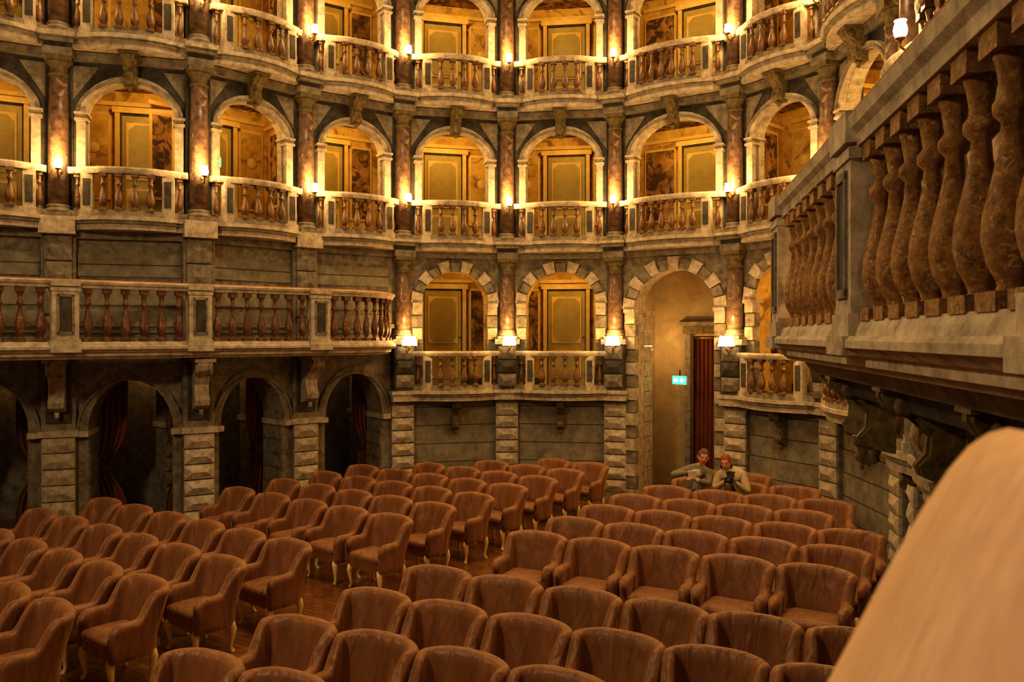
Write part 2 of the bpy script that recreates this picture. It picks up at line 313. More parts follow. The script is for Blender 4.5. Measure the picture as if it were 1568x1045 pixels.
for i,(T,w) in enumerate(BAYS):
    hw=w/2-.37
    for (zf,zt,lv) in ((Z2F,Z2T,2),(Z3F,Z3T,3)):
        zs=zf+1.62; rise=min(hw*.85,zt-.2-zs)
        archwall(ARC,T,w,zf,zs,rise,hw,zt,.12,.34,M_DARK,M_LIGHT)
        archring(ARC,T,hw,zs,rise,.10,.04,.13,M_LIGHT)
        archring(ARC,T,hw+.10,zs,rise+.0,.035,.0,.13,M_MID)
        for sx in (-1,1):
            xc=sx*(hw+.065)
            ARC.box(xc-.065,xc+.065,.03,.2,zf,zs-.1,M_LIGHT,T); ARC.box(xc-.09,xc+.09,0,.22,zs-.1,zs-.06,M_LIGHT,T); ARC.box(xc-.075,xc+.075,.015,.22,zs-.06,zs,M_MID,T); ARC.box(xc-.095,xc+.095,-.01,.34,zs,zs+.035,M_LIGHT,T)
            ARC.box(xc-.085,xc+.085,.01,.22,zf,zf+.12,M_LIGHT,T)
            ARC.add([(sx*(w/2-.17),.105,zt-.07),(sx*(hw*.72),.105,zt-.07),(sx*(w/2-.17),.105,zt-.62)],[(0,1,2)],M_MID,False,T)
        corbel(ARC,T,0,.1,zt-.36,zt+.12,.34,.2,M_CAP,True)
        box_interior(i,zf,zt)
        if (i,lv) not in ((1,3),): put_door(i,zf)
    if i>=4 and i!=6:
        zs=3.85; rise=.62
        archwall(ARC,T,w,Z1F,zs,rise,hw,Z1T,.12,.5,M_MID,M_OCHRE)
        archring(ARC,T,hw,zs,rise,.17,.05,.13,M_LIGHT,11,.012,[M_LIGHT,M_MID])
        for sx in (-1,1):
            xc=sx*(hw+.085)
            for k in range(7):
                z0=Z1F+k*.243; g=.02 if k%2 else -.01
                ARC.box(xc-.085-abs(g),xc+.085+abs(g),.04+g,.2,z0+.008,z0+.235,M_LIGHT if k%2==0 else M_MID,T)
            ARC.box(xc-.1,xc+.1,-.02,.3,zs-.07,zs,M_LIGHT,T)
        ARC.box(-w/2,w/2,.15,.6,0,Z1F,M_WALL,T)
        ARC.box(-w/2,w/2,.08,.2,1.93,2.12,M_LIGHT,T); ARC.box(-w/2,w/2,.06,.2,0,.3,M_MID,T)
        corbel(ARC,T,0,.15,1.35,1.95,.34,.13,M_CAP)
        box_interior(i,Z1F,Z1T,1.65,.5); put_door(i,Z1F)
    elif i==6:
        H=.80; zs=3.72; rise=.74
        archwall(ARC,T,w,0,zs,rise,H,Z1T,.10,.5,M_MID,M_LIGHT)
        archring(ARC,T,H,zs,rise,.19,.04,.13,M_LIGHT,13,.010,[M_LIGHT,M_MID])
        for sx in (-1,1):
            xc=sx*(H+.09)
            for k in range(15):
                z0=k*.245; g=.02 if k%2 else -.01
                ARC.box(xc-.09-abs(g),xc+.09+abs(g),.03+g,.2,z0+.008,z0+.237,M_LIGHT if k%2==0 else M_MID,T)
            ARC.box(xc-.11,xc+.11,-.03,.5,zs-.07,zs,M_LIGHT,T)
    else:
        H=w/2-.40; zs=1.72; rise=.78
        archwall(ARC,T,w,0,zs,rise,H,Z1T,.12,.75,M_MID,M_MID)
        archring(ARC,T,H,zs,rise,.13,.06,.13,M_MID,14)
        archring(ARC,T,H+.13,zs,rise,.03,.03,.13,M_MID,14)
        ARC.box(-w/2,w/2,.05,.13,Z1F+1.2,Z1F+1.28,M_MID,T)
        for z in (3.6,4.05,4.5): ARC.box(-w/2+.25,w/2-.25,.09,.13,z-.36,z,M_WALL,T)
        for sx in (-1,1):
            ARC.box(sx*H-.14 if sx<0 else sx*H-.02,sx*H+.02 if sx<0 else sx*H+.14,-.02,.78,zs-.09,zs,M_LIGHT,T)
            R=T@Matrix.Translation((sx*H,.44,0))@Matrix.Rotation(math.pi/2*sx,4,'Z')
            ARC.M=R
            for k in range(6): ARC.diamond(-.3,.3,-.03 ,.02,.12+k*.25,.12+(k+1)*.25,M_MID,.04)
            ARC.M=T
            ARC.box(sx*(H+.2)-.2,sx*(H+.2)+.2,1.25,1.6,0,2.8,M_MID)
            for k in range(6): ARC.diamond(sx*(H+.2)-.2,sx*(H+.2)+.2,1.22,1.27,.12+k*.25,.12+(k+1)*.25,M_MID,.04)
            ARC.box(sx*(H+.2)-.24,sx*(H+.2)+.24,1.18,1.64,1.63,1.72,M_LIGHT)
            ARC.M=Matrix.Identity(4)
for i in range(NK):
    T=kframe(i); ARC.M=T
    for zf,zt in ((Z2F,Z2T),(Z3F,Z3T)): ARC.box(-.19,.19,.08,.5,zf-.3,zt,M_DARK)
    if i<4:
        ARC.box(-.24,.24,.0,.75,0,Z1T,M_MID)
        ARC.box(-.27,.27,-.04,.3,0,.14,M_MID)
        for k in range(6): ARC.diamond(-.24,.24,-.03,.02,.14+k*.25,.14+(k+1)*.25,M_LIGHT,.05)
        ARC.box(-.28,.28,-.07,.3,1.64,1.74,M_LIGHT)
        for k in range(4): ARC.diamond(-.2,.2,-.05,.02,3.1+k*.42,3.1+(k+1)*.42,M_MID,.05)
        corbel(ARC,T,0,-.02,2.02,2.84,.5,.22,M_LIGHT); ARC.box(-.17,.17,-.04,.05,1.86,2.84,M_DARK)
    else:
        ARC.box(-.23,.23,.02,.6,0,Z1F,M_MID); ARC.box(-.26,.26,-.03,.3,0,.16,M_MID)
        for k in range(7): ARC.diamond(-.23,.23,-.02,.03,.16+k*.245,.16+(k+1)*.245,M_LIGHT,.045)
        ARC.box(-.24,.24,-.16,.3,1.95,2.12,M_LIGHT); ARC.box(-.27,.27,-.19,.3,2.08,2.15,M_LIGHT)
        ARC.box(-.21,.21,-.15,.4,2.15,3.12,M_DARK)
        for k in range(3): ARC.diamond(-.19,.19,-.17,-.14,2.2+k*.27,2.2+(k+1)*.27,M_MID if k!=1 else M_DARK,.04)
        ARC.box(-.24,.24,-.18,.4,3.04,3.14,M_LIGHT)
        ARC.box(-.17,.17,.12,.6,3.1,Z1T,M_MID)
    for zt,zz in ((Z1T,Z2F),(Z2T,Z3F),(Z3T,Z3T+.38)):
        if i<4 and zt==Z1T: 
            ARC.box(-.25,.25,-.19,.3,zt+.05,zz,M_LIGHT); continue
        ARC.box(-.2,.2,-.19,.3,zt,zt+.12,M_MID); ARC.box(-.19,.19,-.17,.3,zt+.12,zt+.2,M_DARK); ARC.box(-.23,.23,-.25,.3,zt+.2,zt+.27,M_MID); ARC.box(-.25,.25,-.29,.3,zt+.27,zz+.0,M_LIGHT)
    ARC.M=Matrix.Identity(4)
def entab(z0,z1,full=True):
    h=z1-z0
    ARC.sweep(K,[(-.4,z0),(-.02,z0),(-.02,z0+.3*h),(.0,z0+.3*h),(.0,z0+.36*h),(-.05,z0+.36*h),(-.05,z0+.6*h),(-.4,z0+.6*h)],M_MID)
    ARC.sweep(K,[(-.4,z0+.6*h),(.03,z0+.6*h),(.08,z0+.7*h),(.13,z0+.78*h),(.15,z0+.9*h),(.17,z1),(-.4,z1)],M_LIGHT)
entab(Z1T,Z2F);entab(Z2T,Z3F);entab(Z3T,Z3T+.38)
ARC.sweep(K,[(-.5,Z3T+.38),(-.1,Z3T+.38),(-.1,13),(-.5,13)],M_MID)
ARC.obj('wall_arcade')
INT.obj('wall_box_interiors')
for i in range(NK-1):
    wallbox_bal(i,Z2F,'box_balustrade',M_BAL); wallbox_bal(i,Z3F,'box_balustrade',M_BAL)
    if i>=4 and i!=6: wallbox_bal(i,Z1F,'box_balustrade',M_BAL)

# columns
def colmesh(h,name):
    mb=MB(); r=.145
    mb.box(-.19,.19,-.19,.19,0,.06,M_MID)
    mb.lathe([(.185,.06),(.195,.09),(.17,.12),(.165,.14),(.175,.16),(.15,.185)],0,0,0,M_MID,20)
    mb.lathe([(r,.18),(r*1.02,h*.35),(r*.98,h*.6),(r*.87,h-.3)],0,0,0,M_COL,20)
    mb.lathe([(r*.87,h-.3),(r*.98,h-.29),(r*.98,h-.26),(r*.86,h-.25),(r*.86,h-.17),(r*1.0,h-.14),(r*1.2,h-.09),(r*1.22,h-.07)],0,0,0,M_CAP,20)
    mb.box(-.19,.19,-.19,.19,h-.07,h,M_CAP)
    return mb.mesh(name)
C2=colmesh(Z2T-Z2F,'column_upper'); C1=colmesh(Z1T-3.14,'column_lower')
def sconce(tall):
    mb=MB()
    mb.lathe([(.001,-.012),(.04,-.01),(.045,.0),(.03,.012)],0,0,0,M_BRASS,12,Matrix.Rotation(math.pi/2,4,'X'))
    mb.tube([(0,0,0),(0,-.05,-.07),(0,-.11,-.09),(0,-.15,-.05),(0,-.15,.0)],[.014,.014,.012,.012,.014],M_BRASS)
    mb.tube([(0,-.02,-.02),(-.03,-.05,-.10),(0,-.03,-.16)],[.01,.015,.004],M_BRASS)
    mb.lathe([(.01,-.01),(.04,.01),(.05,.02)],0,-.15,0,M_BRASS,10)
    if tall:
        mb.lathe([(.03,.02),(.052,.05),(.058,.09),(.05,.13),(.04,.15),(.052,.17)],0,-.15,0,M_BULB,12)
    else:
        mb.box(-.1,-.09,-.2,-.1,.0,.14,M_BRASS); mb.box(.09,.1,-.2,-.1,.0,.14,M_BRASS)
        vs=[(-.13,-.22,.0),(.13,-.22,.0),(.13,-.08,.0),(-.13,-.08,.0),(-.10,-.2,.18),(.10,-.2,.18),(.10,-.1,.18),(-.10,-.1,.18)]
        mb.add(vs,[(0,3,2,1),(4,5,6,7),(0,1,5,4),(1,2,6,5),(2,3,7,6),(3,0,4,7)],M_SHADE)
    return mb.mesh('sconce_a' if tall else 'sconce_b')
SA=sconce(True);SB=sconce(False)
for i in range(NK):
    T=kframe(i); rz=math.atan2(T[1][0],T[0][0])
    inst('column',C2,(K[i][0],K[i][1],Z2F),rz); inst('column',C2,(K[i][0],K[i][1],Z3F),rz)
    if i>=4: inst('column',C1,(K[i][0],K[i][1],3.14),rz)
    lv=[(5.72,SA,27),(8.52,SA,27)]
    if i>=4: lv.append((3.02,SB,22))
    for z,me,e in lv:
        yy=-.145 if me is SA else -.19
        p=T@Vector((0.03,yy,z)); o=inst('wall_sconce',me,p,rz)
        light('bulb_light',(0,-.27,.25),e,WARM,.04,o)
BRM=MB(); BRM.tube([(0,-.12,.05),(0,-.04,.05),(0,0,.02)],[.012,.012,.02],M_BRASS); BRM=BRM.mesh('bracket')
for i in range(NK-1):
    T,w=BAYS[i]; rz=math.atan2(T[1][0],T[0][0])
    lst=[(Z2T-.14,29),(Z3T-.14,34)]
    if i>=4 and i!=6: lst.append((Z1T-.12,14))
    for z,e in lst:
        p=T@Vector((random.uniform(-.1,.1),.50 if z>5 else .66,z))
        o=inst('fill_bracket',BRM,p,rz); light('fill_light',(0,0,-.03),e*random.uniform(.6,1.35),(1,.58,.15),.04,o)  # added fill light hidden behind the arch head brightens the box; bracket is invented

# ---------------------------------------------------------------- entrance passage
T,w=BAYS[6]
E=MB(); E.M=T
E.box(-1.5,-1.35,.5,3.0,0,Z1T,M_PASS); E.box(1.0,1.15,.5,3.0,0,Z1T,M_PASS)
D=2.3
E.box(-1.5,-.52,D,D+.3,0,Z1T,M_PASS);E.box(.42,1.15,D,D+.3,0,Z1T,M_PASS);E.box(-.52,.42,D,D+.3,3.2,Z1T,M_PASS)
E.box(-1.5,1.15,.5,3.0,Z1T-.05,Z1T,M_OCHRE)
E.box(-.62,-.5,D-.1,D,0,3.25,M_MID);E.box(.4,.52,D-.1,D,0,3.25,M_MID);E.box(-.66,.56,D-.13,D,3.25,3.42,M_CAP)
E.profx([(D,3.42),(D-.18,3.42),(D-.2,3.5),(D,3.56)],-.72,.62,M_MID,T)
E.box(-1.5,1.15,3.0,3.1,0,Z1T,M_DARK)
for k in range(12): E.box(-1.1,-.8,.52,.9,k*.3+.006,k*.3+.294,M_LIGHT)
E.box(-1.14,-.76,.5,.95,3.6,3.7,M_LIGHT)
E.obj('wall_entrance')
def curtain(name,M,x0,x1,z0,z1,tie=None,folds=9,side=0):
    mb=MB(); nx=folds*8; nz=16; vs=[];fs=[]
    for j in range(nz+1):
        t=j/nz; z=z0+(z1-z0)*t
        g=1-(.55*math.exp(-((z-tie)/.35)**2) if tie else 0)
        for i in range(nx+1):
            u=i/nx; x=x0+(x1-x0)*(u*g if side==0 else 1-(1-u)*g)
            vs.append((x,.045*math.sin(u*folds*2*math.pi)*(.5+.5*g)+.01*math.sin(7*z+u*9),z))
    for j in range(nz):
        for i in range(nx): a=j*(nx+1)+i; fs.append((a,a+1,a+nx+2,a+nx+1))
    mb.add(vs,fs,M_CURT,True,Matrix.Identity(4))
    mb.box(x0-.03,x1+.03,-.02,.02,z1-.01,z1+.03,M_BRASS,Matrix.Identity(4))
    if tie: 
        xa=x0 if side==0 else x1-(x1-x0)*.5; mb.box(xa-.01,xa+(x1-x0)*.5,-.06,.06,tie-.03,tie+.03,M_BRASS,Matrix.Identity(4))
    o=mb.obj(name); o.matrix_world=M; return o
curtain('entrance_curtain',T@Matrix.Translation((0,D+.12,0)),-.48,-.02,.02,3.15,None,5)
curtain('entrance_curtain',T@Matrix.Translation((0,D+.12,0)),-.06,.40,.02,3.15,None,5)
def exitsign(loc,rz):
    mb=MB(); mb.box(-.17,.17,-.02,.02,-.08,.08,M_GREEN); mb.box(-.18,.18,-.0,.03,-.09,.09,M_LIGHT)
    mb.box(-.13,-.02,-.024,-.018,-.03,.03,M_WHITE); mb.prism([(.02,-.01),(.07,-.05),(.07,-.02),(.13,-.02),(.13,.02),(.07,.02),(.07,.05)],.0,.006,M_WHITE,Matrix(((1,0,0,0),(0,0,-1,-.018),(0,1,0,0),(0,0,0,1))))
    mb.box(-.01,.01,.0,.02,.08,.2,M_BLACK)
    return mb.obj('exit_sign',loc,rz)
exitsign(T@Vector((-.28,1.05,2.32)),math.atan2(T[1][0],T[0][0])-.35)
T1,_=BAYS[2]; exitsign(T1@Vector((-.45,.7,6.2)),math.atan2(T1[1][0],T1[0][0])-.5)
o=inst('wall_sconce',SB,T@Vector((-1.33,1.5,2.9)),math.atan2(T[1][0],T[0][0])+math.pi/2); light('bulb_light',(0,-.3,.2),20,WARM,.06,o)
o=inst('wall_sconce',SB,T@Vector((.98,1.4,2.9)),math.atan2(T[1][0],T[0][0])-math.pi/2); light('bulb_light',(0,-.3,.2),16,WARM,.06,o)

# ---------------------------------------------------------------- ground passage behind left arcade
P=MB()
pts=K[:5]
P.sweep(pts,[(-2.4,0),(-2.3,0),(-2.3,2.9),(-2.4,2.9)],M_MID); P.sweep(pts,[(-2.4,2.8),(-.6,2.8),(-.6,2.9),(-2.4,2.9)],M_DARK)
P.obj('wall_passage')
for i in range(4):
    T,w=BAYS[i]; H=w/2-.4
    curtain('arch_curtain',T@Matrix.Translation((0,.98,0)),-H-.1,-H+.42,.02,2.5,1.0,5,0)
    curtain('arch_curtain',T@Matrix.Translation((0,.98,0)),H-.22,H+.15,.02,2.5,1.0,4,1)
    o=inst('fill_bracket',BRM,T@Vector((0,1.9,2.72)),math.atan2(T[1][0],T[0][0])); light('fill_light',(0,0,-.05),3.5,WARM,.05,o)  # weak fill added to lift the passage, on the same invented bracket

# ---------------------------------------------------------------- floor, ceiling, other walls
F=MB(); F.box(-14,9,-5,20,-.1,0,M_FLOOR); F.obj('floor')
C=MB(); C.box(-14,9,-5,20,13,13.1,M_OCHRE); C.obj('ceiling')
S=MB(); S.box(-10,3.4,-4.3,-4,0,13,M_MID)
S.obj('wall_stage')
S=MB(); S.sweep([(-10,-4),(-10.6,6),(-8.7,11.7)],[(-.3,0),(0,0),(0,13),(-.3,13)],M_MID); S.obj('wall_left')
S=MB(); S.sweep([(3.2,5.0),(3.2,-4)],[(-.3,0),(0,0),(0,13),(-.3,13)],M_MID); S.obj('wall_right')

# ---------------------------------------------------------------- long balconies
def samp(path,s):
    for a,b in zip(path[:-1],path[1:]):
        l=math.hypot(b[0]-a[0],b[1]-a[1])
        if s<=l: 
            d=((b[0]-a[0])/l,(b[1]-a[1])/l); return (a[0]+d[0]*s,a[1]+d[1]*s),d
        s-=l
    return path[-1],d
def plen(path): return sum(math.hypot(b[0]-a[0],b[1]-a[1]) for a,b in zip(path[:-1],path[1:]))
def longbal(name,path,wallpts,zb,zf,z0,z1,zr,peds,pitch,balm,k,seg,pw=.17,pj=1.0):
    mb=MB()
    mb.prism(path+wallpts,zb+.1,zf-.02,M_MID)
    h=zf-zb
    mb.sweep(path,[(-.15,zb+.1),(-.12,zb),(-.02,zb),(.0,zb+.12*h),(.035,zb+.2*h),(.04,zb+.42*h),(.07,zb+.48*h),(.10,zb+.62*h),(.13,zb+.7*h),(.13,zb+.88*h),(.11,zf),(-.15,zf)],M_LIGHT)
    mb.sweep(path,[(-.09,zf),(.09,zf),(.08,zf+.5*(z0-zf)),(.06,z0),(-.06,z0),(-.08,zf+.5*(z0-zf))],M_LIGHT)
    hh=zr-z1
    mb.sweep(path,[(-.075,z1),(.075,z1),(.08,z1+.3*hh),(.105,z1+.45*hh),(.115,z1+.75*hh),(.09,zr-.012),(-.09,zr-.012),(-.115,z1+.75*hh),(-.105,z1+.45*hh),(-.08,z1+.3*hh)],M_LIGHT)
    mb.sweep(path,[(-.085,zr-.014),(.095,zr-.014),(.085,zr),(-.085,zr)],M_RED)
    L=plen(path)
    stops=[0]+peds+[L]
    for s in peds:
        p,d=samp(path,s); T=Matrix(((d[0],-d[1],0,p[0]),(d[1],d[0],0,p[1]),(0,0,1,0),(0,0,0,1)))
        mb.box(-pw,pw,-.1,.1,zf,z1+.005,M_LIGHT,T); mb.box(-pw*1.12,pw*1.12,-.115,.115,zf,z0+.03,M_LIGHT,T); mb.box(-pw*1.1,pw*1.1,-.11,.11,z1-.05,z1,M_LIGHT,T)
        zz0=z0+.14;zz1=z1-.13
        mb.box(-pw*.5,pw*.5,-.104,-.098,zz0,zz1,M_DARK,T)
        for a,b,c,e in ((-pw*.62,-pw*.45,zz0-.03,zz1+.03),(pw*.45,pw*.62,zz0-.03,zz1+.03)): mb.box(a,b,-.115,-.09,c,e,M_MID,T)
        mb.box(-pw*.62,pw*.62,-.115,-.09,zz0-.04,zz0,M_MID,T);mb.box(-pw*.62,pw*.62,-.115,-.09,zz1,zz1+.04,M_MID,T)
        mb.box(-pw*1.15,pw*1.15,-.14,.1,zb+.5*h,zf,M_LIGHT,T)
        mb.box(-pw*1.1,pw*1.1,-.125,.125,z1+.02,zr-.01,M_LIGHT,T)
    for a,b in zip(stops[:-1],stops[1:]):
        a2=a+(pw+.0 if a>0 else 0); b2=b-(pw if b<L else 0); n=max(1,round((b2-a2)/pitch))
        for j in range(n):
            s=a2+(j+.5)*(b2-a2)/n; p,d=samp(path,s); T=Matrix(((d[0],-d[1],0,p[0]),(d[1],d[0],0,p[1]),(0,0,1,0),(0,0,0,1)))
            baluster(mb,0,0,z0-.005,z1+.005,balm,k,T,seg)
    return mb
LP=[(-8.4,9.9),(-6.9,11.0),(-2.9,13.98),(-2.66,14.2),(-2.46,14.5),(-2.34,14.85),(-2.3,15.3)]
l0=math.hypot(1.5,1.1)
mb=longbal('long_balcony',LP,[K[4],K[3],K[2],K[1],K[0]],2.87,3.07,3.12,3.88,4.0,[l0-.6+1.37,l0+2.85-.25,l0+4.65-.1],.235,M_BALD,1.0,12,.17)
mb.obj('long_balcony')
RP=[(3.55,6.95),(3.0,6.98),(2.6,6.88),(2.3,6.65),(2.1,6.3),(2.0,5.9),(1.33,2.13),(1.12,.95)]
LR=plen(RP); s0=plen(RP[:6])
mb=longbal('long_balcony',RP,[(3.15,.95),(3.15,5.0)],3.03,3.2,3.27,4.03,4.2,[s0+.03,s0+2.22,s0+4.25],.225,M_BALN,1.13,24,.15)
mb.sweep(RP,[(-.5,3.05),(-.5,2.93),(-.2,2.93),(-.17,2.97),(-.12,3.05)],M_MID)
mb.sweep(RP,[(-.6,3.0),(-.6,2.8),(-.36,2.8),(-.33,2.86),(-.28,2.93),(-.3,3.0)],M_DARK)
for s in [s0-.9+1.24*j for j in range(5)]:
    p,d=samp(RP,max(.3,s))
    T=Matrix(((d[0],-d[1],0,p[0]),(d[1],d[0],0,p[1]),(0,0,1,0),(0,0,0,1)))
    corbel(mb,T,0,.62,2.42,2.94,.40,.12,M_CAP)
mb.obj('long_balcony')

# ---------------------------------------------------------------- armchairs
def sst(a,b,x): t=max(0,min(1,(x-a)/(b-a))); return t*t*(3-2*t)
FY=-.205
def chair():
    mb=MB(); I=Matrix.Identity(4)
    def path(t):
        if t<.35: return (.315+.012*math.sin(t*4),FY+t/.35*(.01-FY)),(1,0)
        a=(t-.35)/.65*math.pi/2; e=2/3.0
        x=.315*abs(math.cos(a))**e; y=.01+.24*abs(math.sin(a))**e
        nx=abs(math.cos(a))**(2-e)/.315; ny=abs(math.sin(a))**(2-e)/.24; l=math.hypot(nx,ny) or 1
        return (x,y),(nx/l,ny/l)
    def H(t): return .60+.03*sst(0,.12,t)+.225*sst(.36,.52,t)+.03*sst(.52,1,t)
    secs=[]; ts=[0,.02,.06,.12,.2,.28,.34,.37,.39,.41,.43,.45,.47,.49,.52,.56,.6,.64,.68,.74,.8,.86,.93]
    full=[(t,1) for t in ts]+[(1,1)]+[(t,-1) for t in ts[::-1]]
    for idx,(t,sg) in enumerate(full):
        (x,y),(nx,ny)=path(t); h=H(t); bk=sst(.36,.6,t); th=.04+.008*(1-bk)
        if t==0: th*=.55; h-=.03; 
        if t==.02: th*=.85; h-=.01
        sec=[]
        def P(o,z):
            lean=max(0,z-.42)*.24*bk; fl=max(0,z-.42)*.15*bk
            return ((x+nx*o+fl*(x/.315))*sg, y+ny*o+lean - (.0 if t>0 else .012), z)
        zo=.29
        for o,z in ((th*.8,zo),(th,zo+.05),(th*1.0,.44),(th*1.15,h-.07),(th*1.25,h-.035),(th*.8,h-.006),(0,h+.004),(-th*.8,h-.006),(-th*1.15,h-.04),(-th*1.05,h-.1),(-th,.5),(-th,.38),(-th,zo)):
            sec.append(P(o,z))
        secs.append(sec)
    n=len(secs[0]); vs=[v for s in secs for v in s]; fs=[]
    for i in range(len(secs)-1):
        for j in range(n-1): a=i*n+j; fs.append((a,a+1,a+n+1,a+n))
        fs.append((i*n+n-1,i*n,(i+1)*n,(i+1)*n+n-1))
    fs.append(tuple(range(n))); fs.append(tuple((len(secs)-1)*n+j for j in range(n)))
    mb.add(vs,fs,M_VEL,True,I)
    def ring(ins,z):
        r=[];hx=.275-ins;y0=FY-.025+ins;y1=.2-ins;c=.05
        for (cx,cy,a0) in ((hx-c,y0+c,-90),(hx-c,y1-c,0),(-hx+c,y1-c,90),(-hx+c,y0+c,180)):
            for k in range(4): a=math.radians(a0+k*30); r.append((cx+c*math.cos(a),cy+c*math.sin(a),z))
        return r
    rings=[ring(.02,.38),ring(0,.40),ring(0,.445),ring(.015,.465),ring(.05,.48),ring(.12,.49)]
    n=16; vs=[v for r in rings for v in r]; fs=[]
    for i in range(len(rings)-1):
        for j in range(n): fs.append((i*n+j,i*n+(j+1)%n,(i+1)*n+(j+1)%n,(i+1)*n+j))
    fs.append(tuple((len(rings)-1)*n+j for j in range(n))); fs.append(tuple(range(n))[::-1])
    mb.add(vs,fs,M_VEL,True,I)
    mb.box(-.275,.275,FY-.005,.2,.285,.385,M_VEL,I)
    for sx in (-1,1):
        for y,f in ((FY+.025,-1),(.19,1)):
            mb.tube([(sx*.275,y,.30),(sx*.288,y+f*.014,.235),(sx*.282,y+f*.004,.14),(sx*.27,y-f*.006,.06),(sx*.278,y+f*.012,.018),(sx*.284,y+f*.022,0)],[.040,.037,.025,.018,.022,.024],M_LEG,8,I)
    return mb.mesh('theatre_armchair')
CH=chair()
def inside(x,y,marg):
    for i in range(NK-1):
        a,b=K[i],K[i+1]
        dx,dy=b[0]-a[0],b[1]-a[1];l=math.hypot(dx,dy); t=((x-a[0])*dx+(y-a[1])*dy)/l/l
        if -.15<=t<=1.15:
            d=(dy*(x-a[0])-dx*(y-a[1]))/l
            if d<marg: return False
    return True
def block(end,step,nrow,rowdir,pitch,ncs,alpha,marg=.5,xo={}):
    l=math.hypot(*rowdir); rd=(rowdir[0]/l,rowdir[1]/l); f=(-math.sin(alpha),-math.cos(alpha))
    for r in range(nrow):
        for c in range(ncs[r] if isinstance(ncs,list) else ncs):
            q=pitch*c+xo.get(r,0)
            x=end[0]+step[0]*r+rd[0]*q+f[0]*.3; y=end[1]+step[1]*r+rd[1]*q+f[1]*.3
            if not inside(x,y,marg): continue
            inst('theatre_armchair',CH,(x,y,0),-alpha+random.uniform(-.06,.06))
A1=math.radians(42);A2=math.radians(28)
block((-2.48,9.24),(-.49,-.72),5,(-.81,.586),.80,[6,6,6,6,6],A1,.55)
block((-1.52,10.56),(.50,.725),7,(-.81,.586),.80,[6,5,5,5,4,3,2],A1,.5)
XO={4:.1,5:.2}
block((.32,9.63),(.5,.75),7,(.889,-.457),.77,[6,5,5,5,4,3,3],A2,.5,XO)
block((-.71,8.16),(-.5,-.74),5,(.889,-.457),.77,[6,6,6,6,5],A2,.5)

# ---------------------------------------------------------------- people
def skin_mesh(name,verts,edges,rads,root=0,sub=2):
    me=bpy.data.meshes.new(name+'_sk'); me.from_pydata(verts,edges,[]); o=bpy.data.objects.new(name+'_sk',me); COL.objects.link(o)
    o.modifiers.new('s','SKIN'); 
    if not me.skin_vertices: 
        bpy.context.view_layer.objects.active=o; bpy.context.view_layer.update()
    sv=me.skin_vertices[0].data
    for k,r in enumerate(rads):
        sv[k].radius=(r if isinstance(r,tuple) else (r,r)); sv[k].use_root=(k==root)
    m=o.modifiers.new('u','SUBSURF'); m.levels=sub; m.render_levels=sub
    dg=bpy.context.evaluated_depsgraph_get(); dg.update()
    nm=bpy.data.meshes.new_from_object(o.evaluated_get(dg)); bpy.data.objects.remove(o)
    for p in nm.polygons: p.use_smooth=True
    nm.name=name; return nm
def headmesh(hairmat,longhair,beard=False):
    me=bpy.data.meshes.new('head'); bm=bmesh.new(); bmesh.ops.create_uvsphere(bm,u_segments=40,v_segments=28,radius=1)
    for v in bm.verts:
        x,y,z=v.co
        if z<0: x*=1-.30*z*z; y*= (1-.12*z*z) if y<0 else (1-.35*z*z)
        if y<0:
            y-=.24*math.exp(-(x/.13)**2-((z+.12)/.16)**2)*1.0 + .10*math.exp(-(x/.1)**2-((z-.08)/.16)**2)
            y+=.10*(math.exp(-((x-.33)/.17)**2-((z-.06)/.12)**2)+math.exp(-((x+.33)/.17)**2-((z-.06)/.12)**2))
            y-=.06*math.exp(-(x/.25)**2-((z+.5)/.07)**2)+.05*math.exp(-(x/.25)**2-((z+.85)/.15)**2)
        v.co=(x*.077,y*.095,z*.118)
    bm.to_mesh(me); bm.free()
    me.materials.append(M_SKIN); me.materials.append(M_LIPS)
    for p in me.polygons:
        p.use_smooth=True; c=p.center
        if c.y<-.06 and abs(c.x)<.024 and -.066<c.z<-.052: p.material_index=1
    mb=MB(); I=Matrix.Identity(4)
    for sx in (-1,1):
        mb.lathe([(.001,-.011),(.009,-.006),(.011,0),(.009,.006),(.001,.011)],sx*.027,-.077,.007,M_EYE,10,I)
        mb.lathe([(.001,-.03),(.012,-.022),(.018,.0),(.015,.02),(.001,.03)],sx*.077,.01,-.005,M_SKIN,8,I)
        mb.box(sx*.027-.016,sx*.027+.016,-.092,-.084,.026,.031,hairmat,I)
    ex=mb.mesh('face_parts')
    hm=bpy.data.meshes.new('hair'); bm=bmesh.new(); bmesh.ops.create_uvsphere(bm,u_segments=36,v_segments=26,radius=1)
    dl=[]
    for v in bm.verts:
        x,y,z=v.co
        lim=.30+ (0 if abs(x)<.6 else -.35)
        if (y<-.25 and z<lim+(-y)*.25) or (z<(-.45 if not longhair else -1.2) ) or (abs(x)>.55 and y<.05 and z<(.0 if not longhair else -2)): dl.append(v)
    bmesh.ops.delete(bm,geom=dl,context='VERTS')
    for v in bm.verts:
        x,y,z=v.co; w=1+.03*math.sin(9*x+5*z)+.02*math.sin(17*y)
        if longhair and z<0: z*=1.75; w*=1.05
        v.co=(x*.086*w,y*.106*w+.006,z*.127*w+.004)
    bm.to_mesh(hm); bm.free(); hm.materials.append(hairmat)
    for p in hm.polygons: p.use_smooth=True
    return me,ex,hm
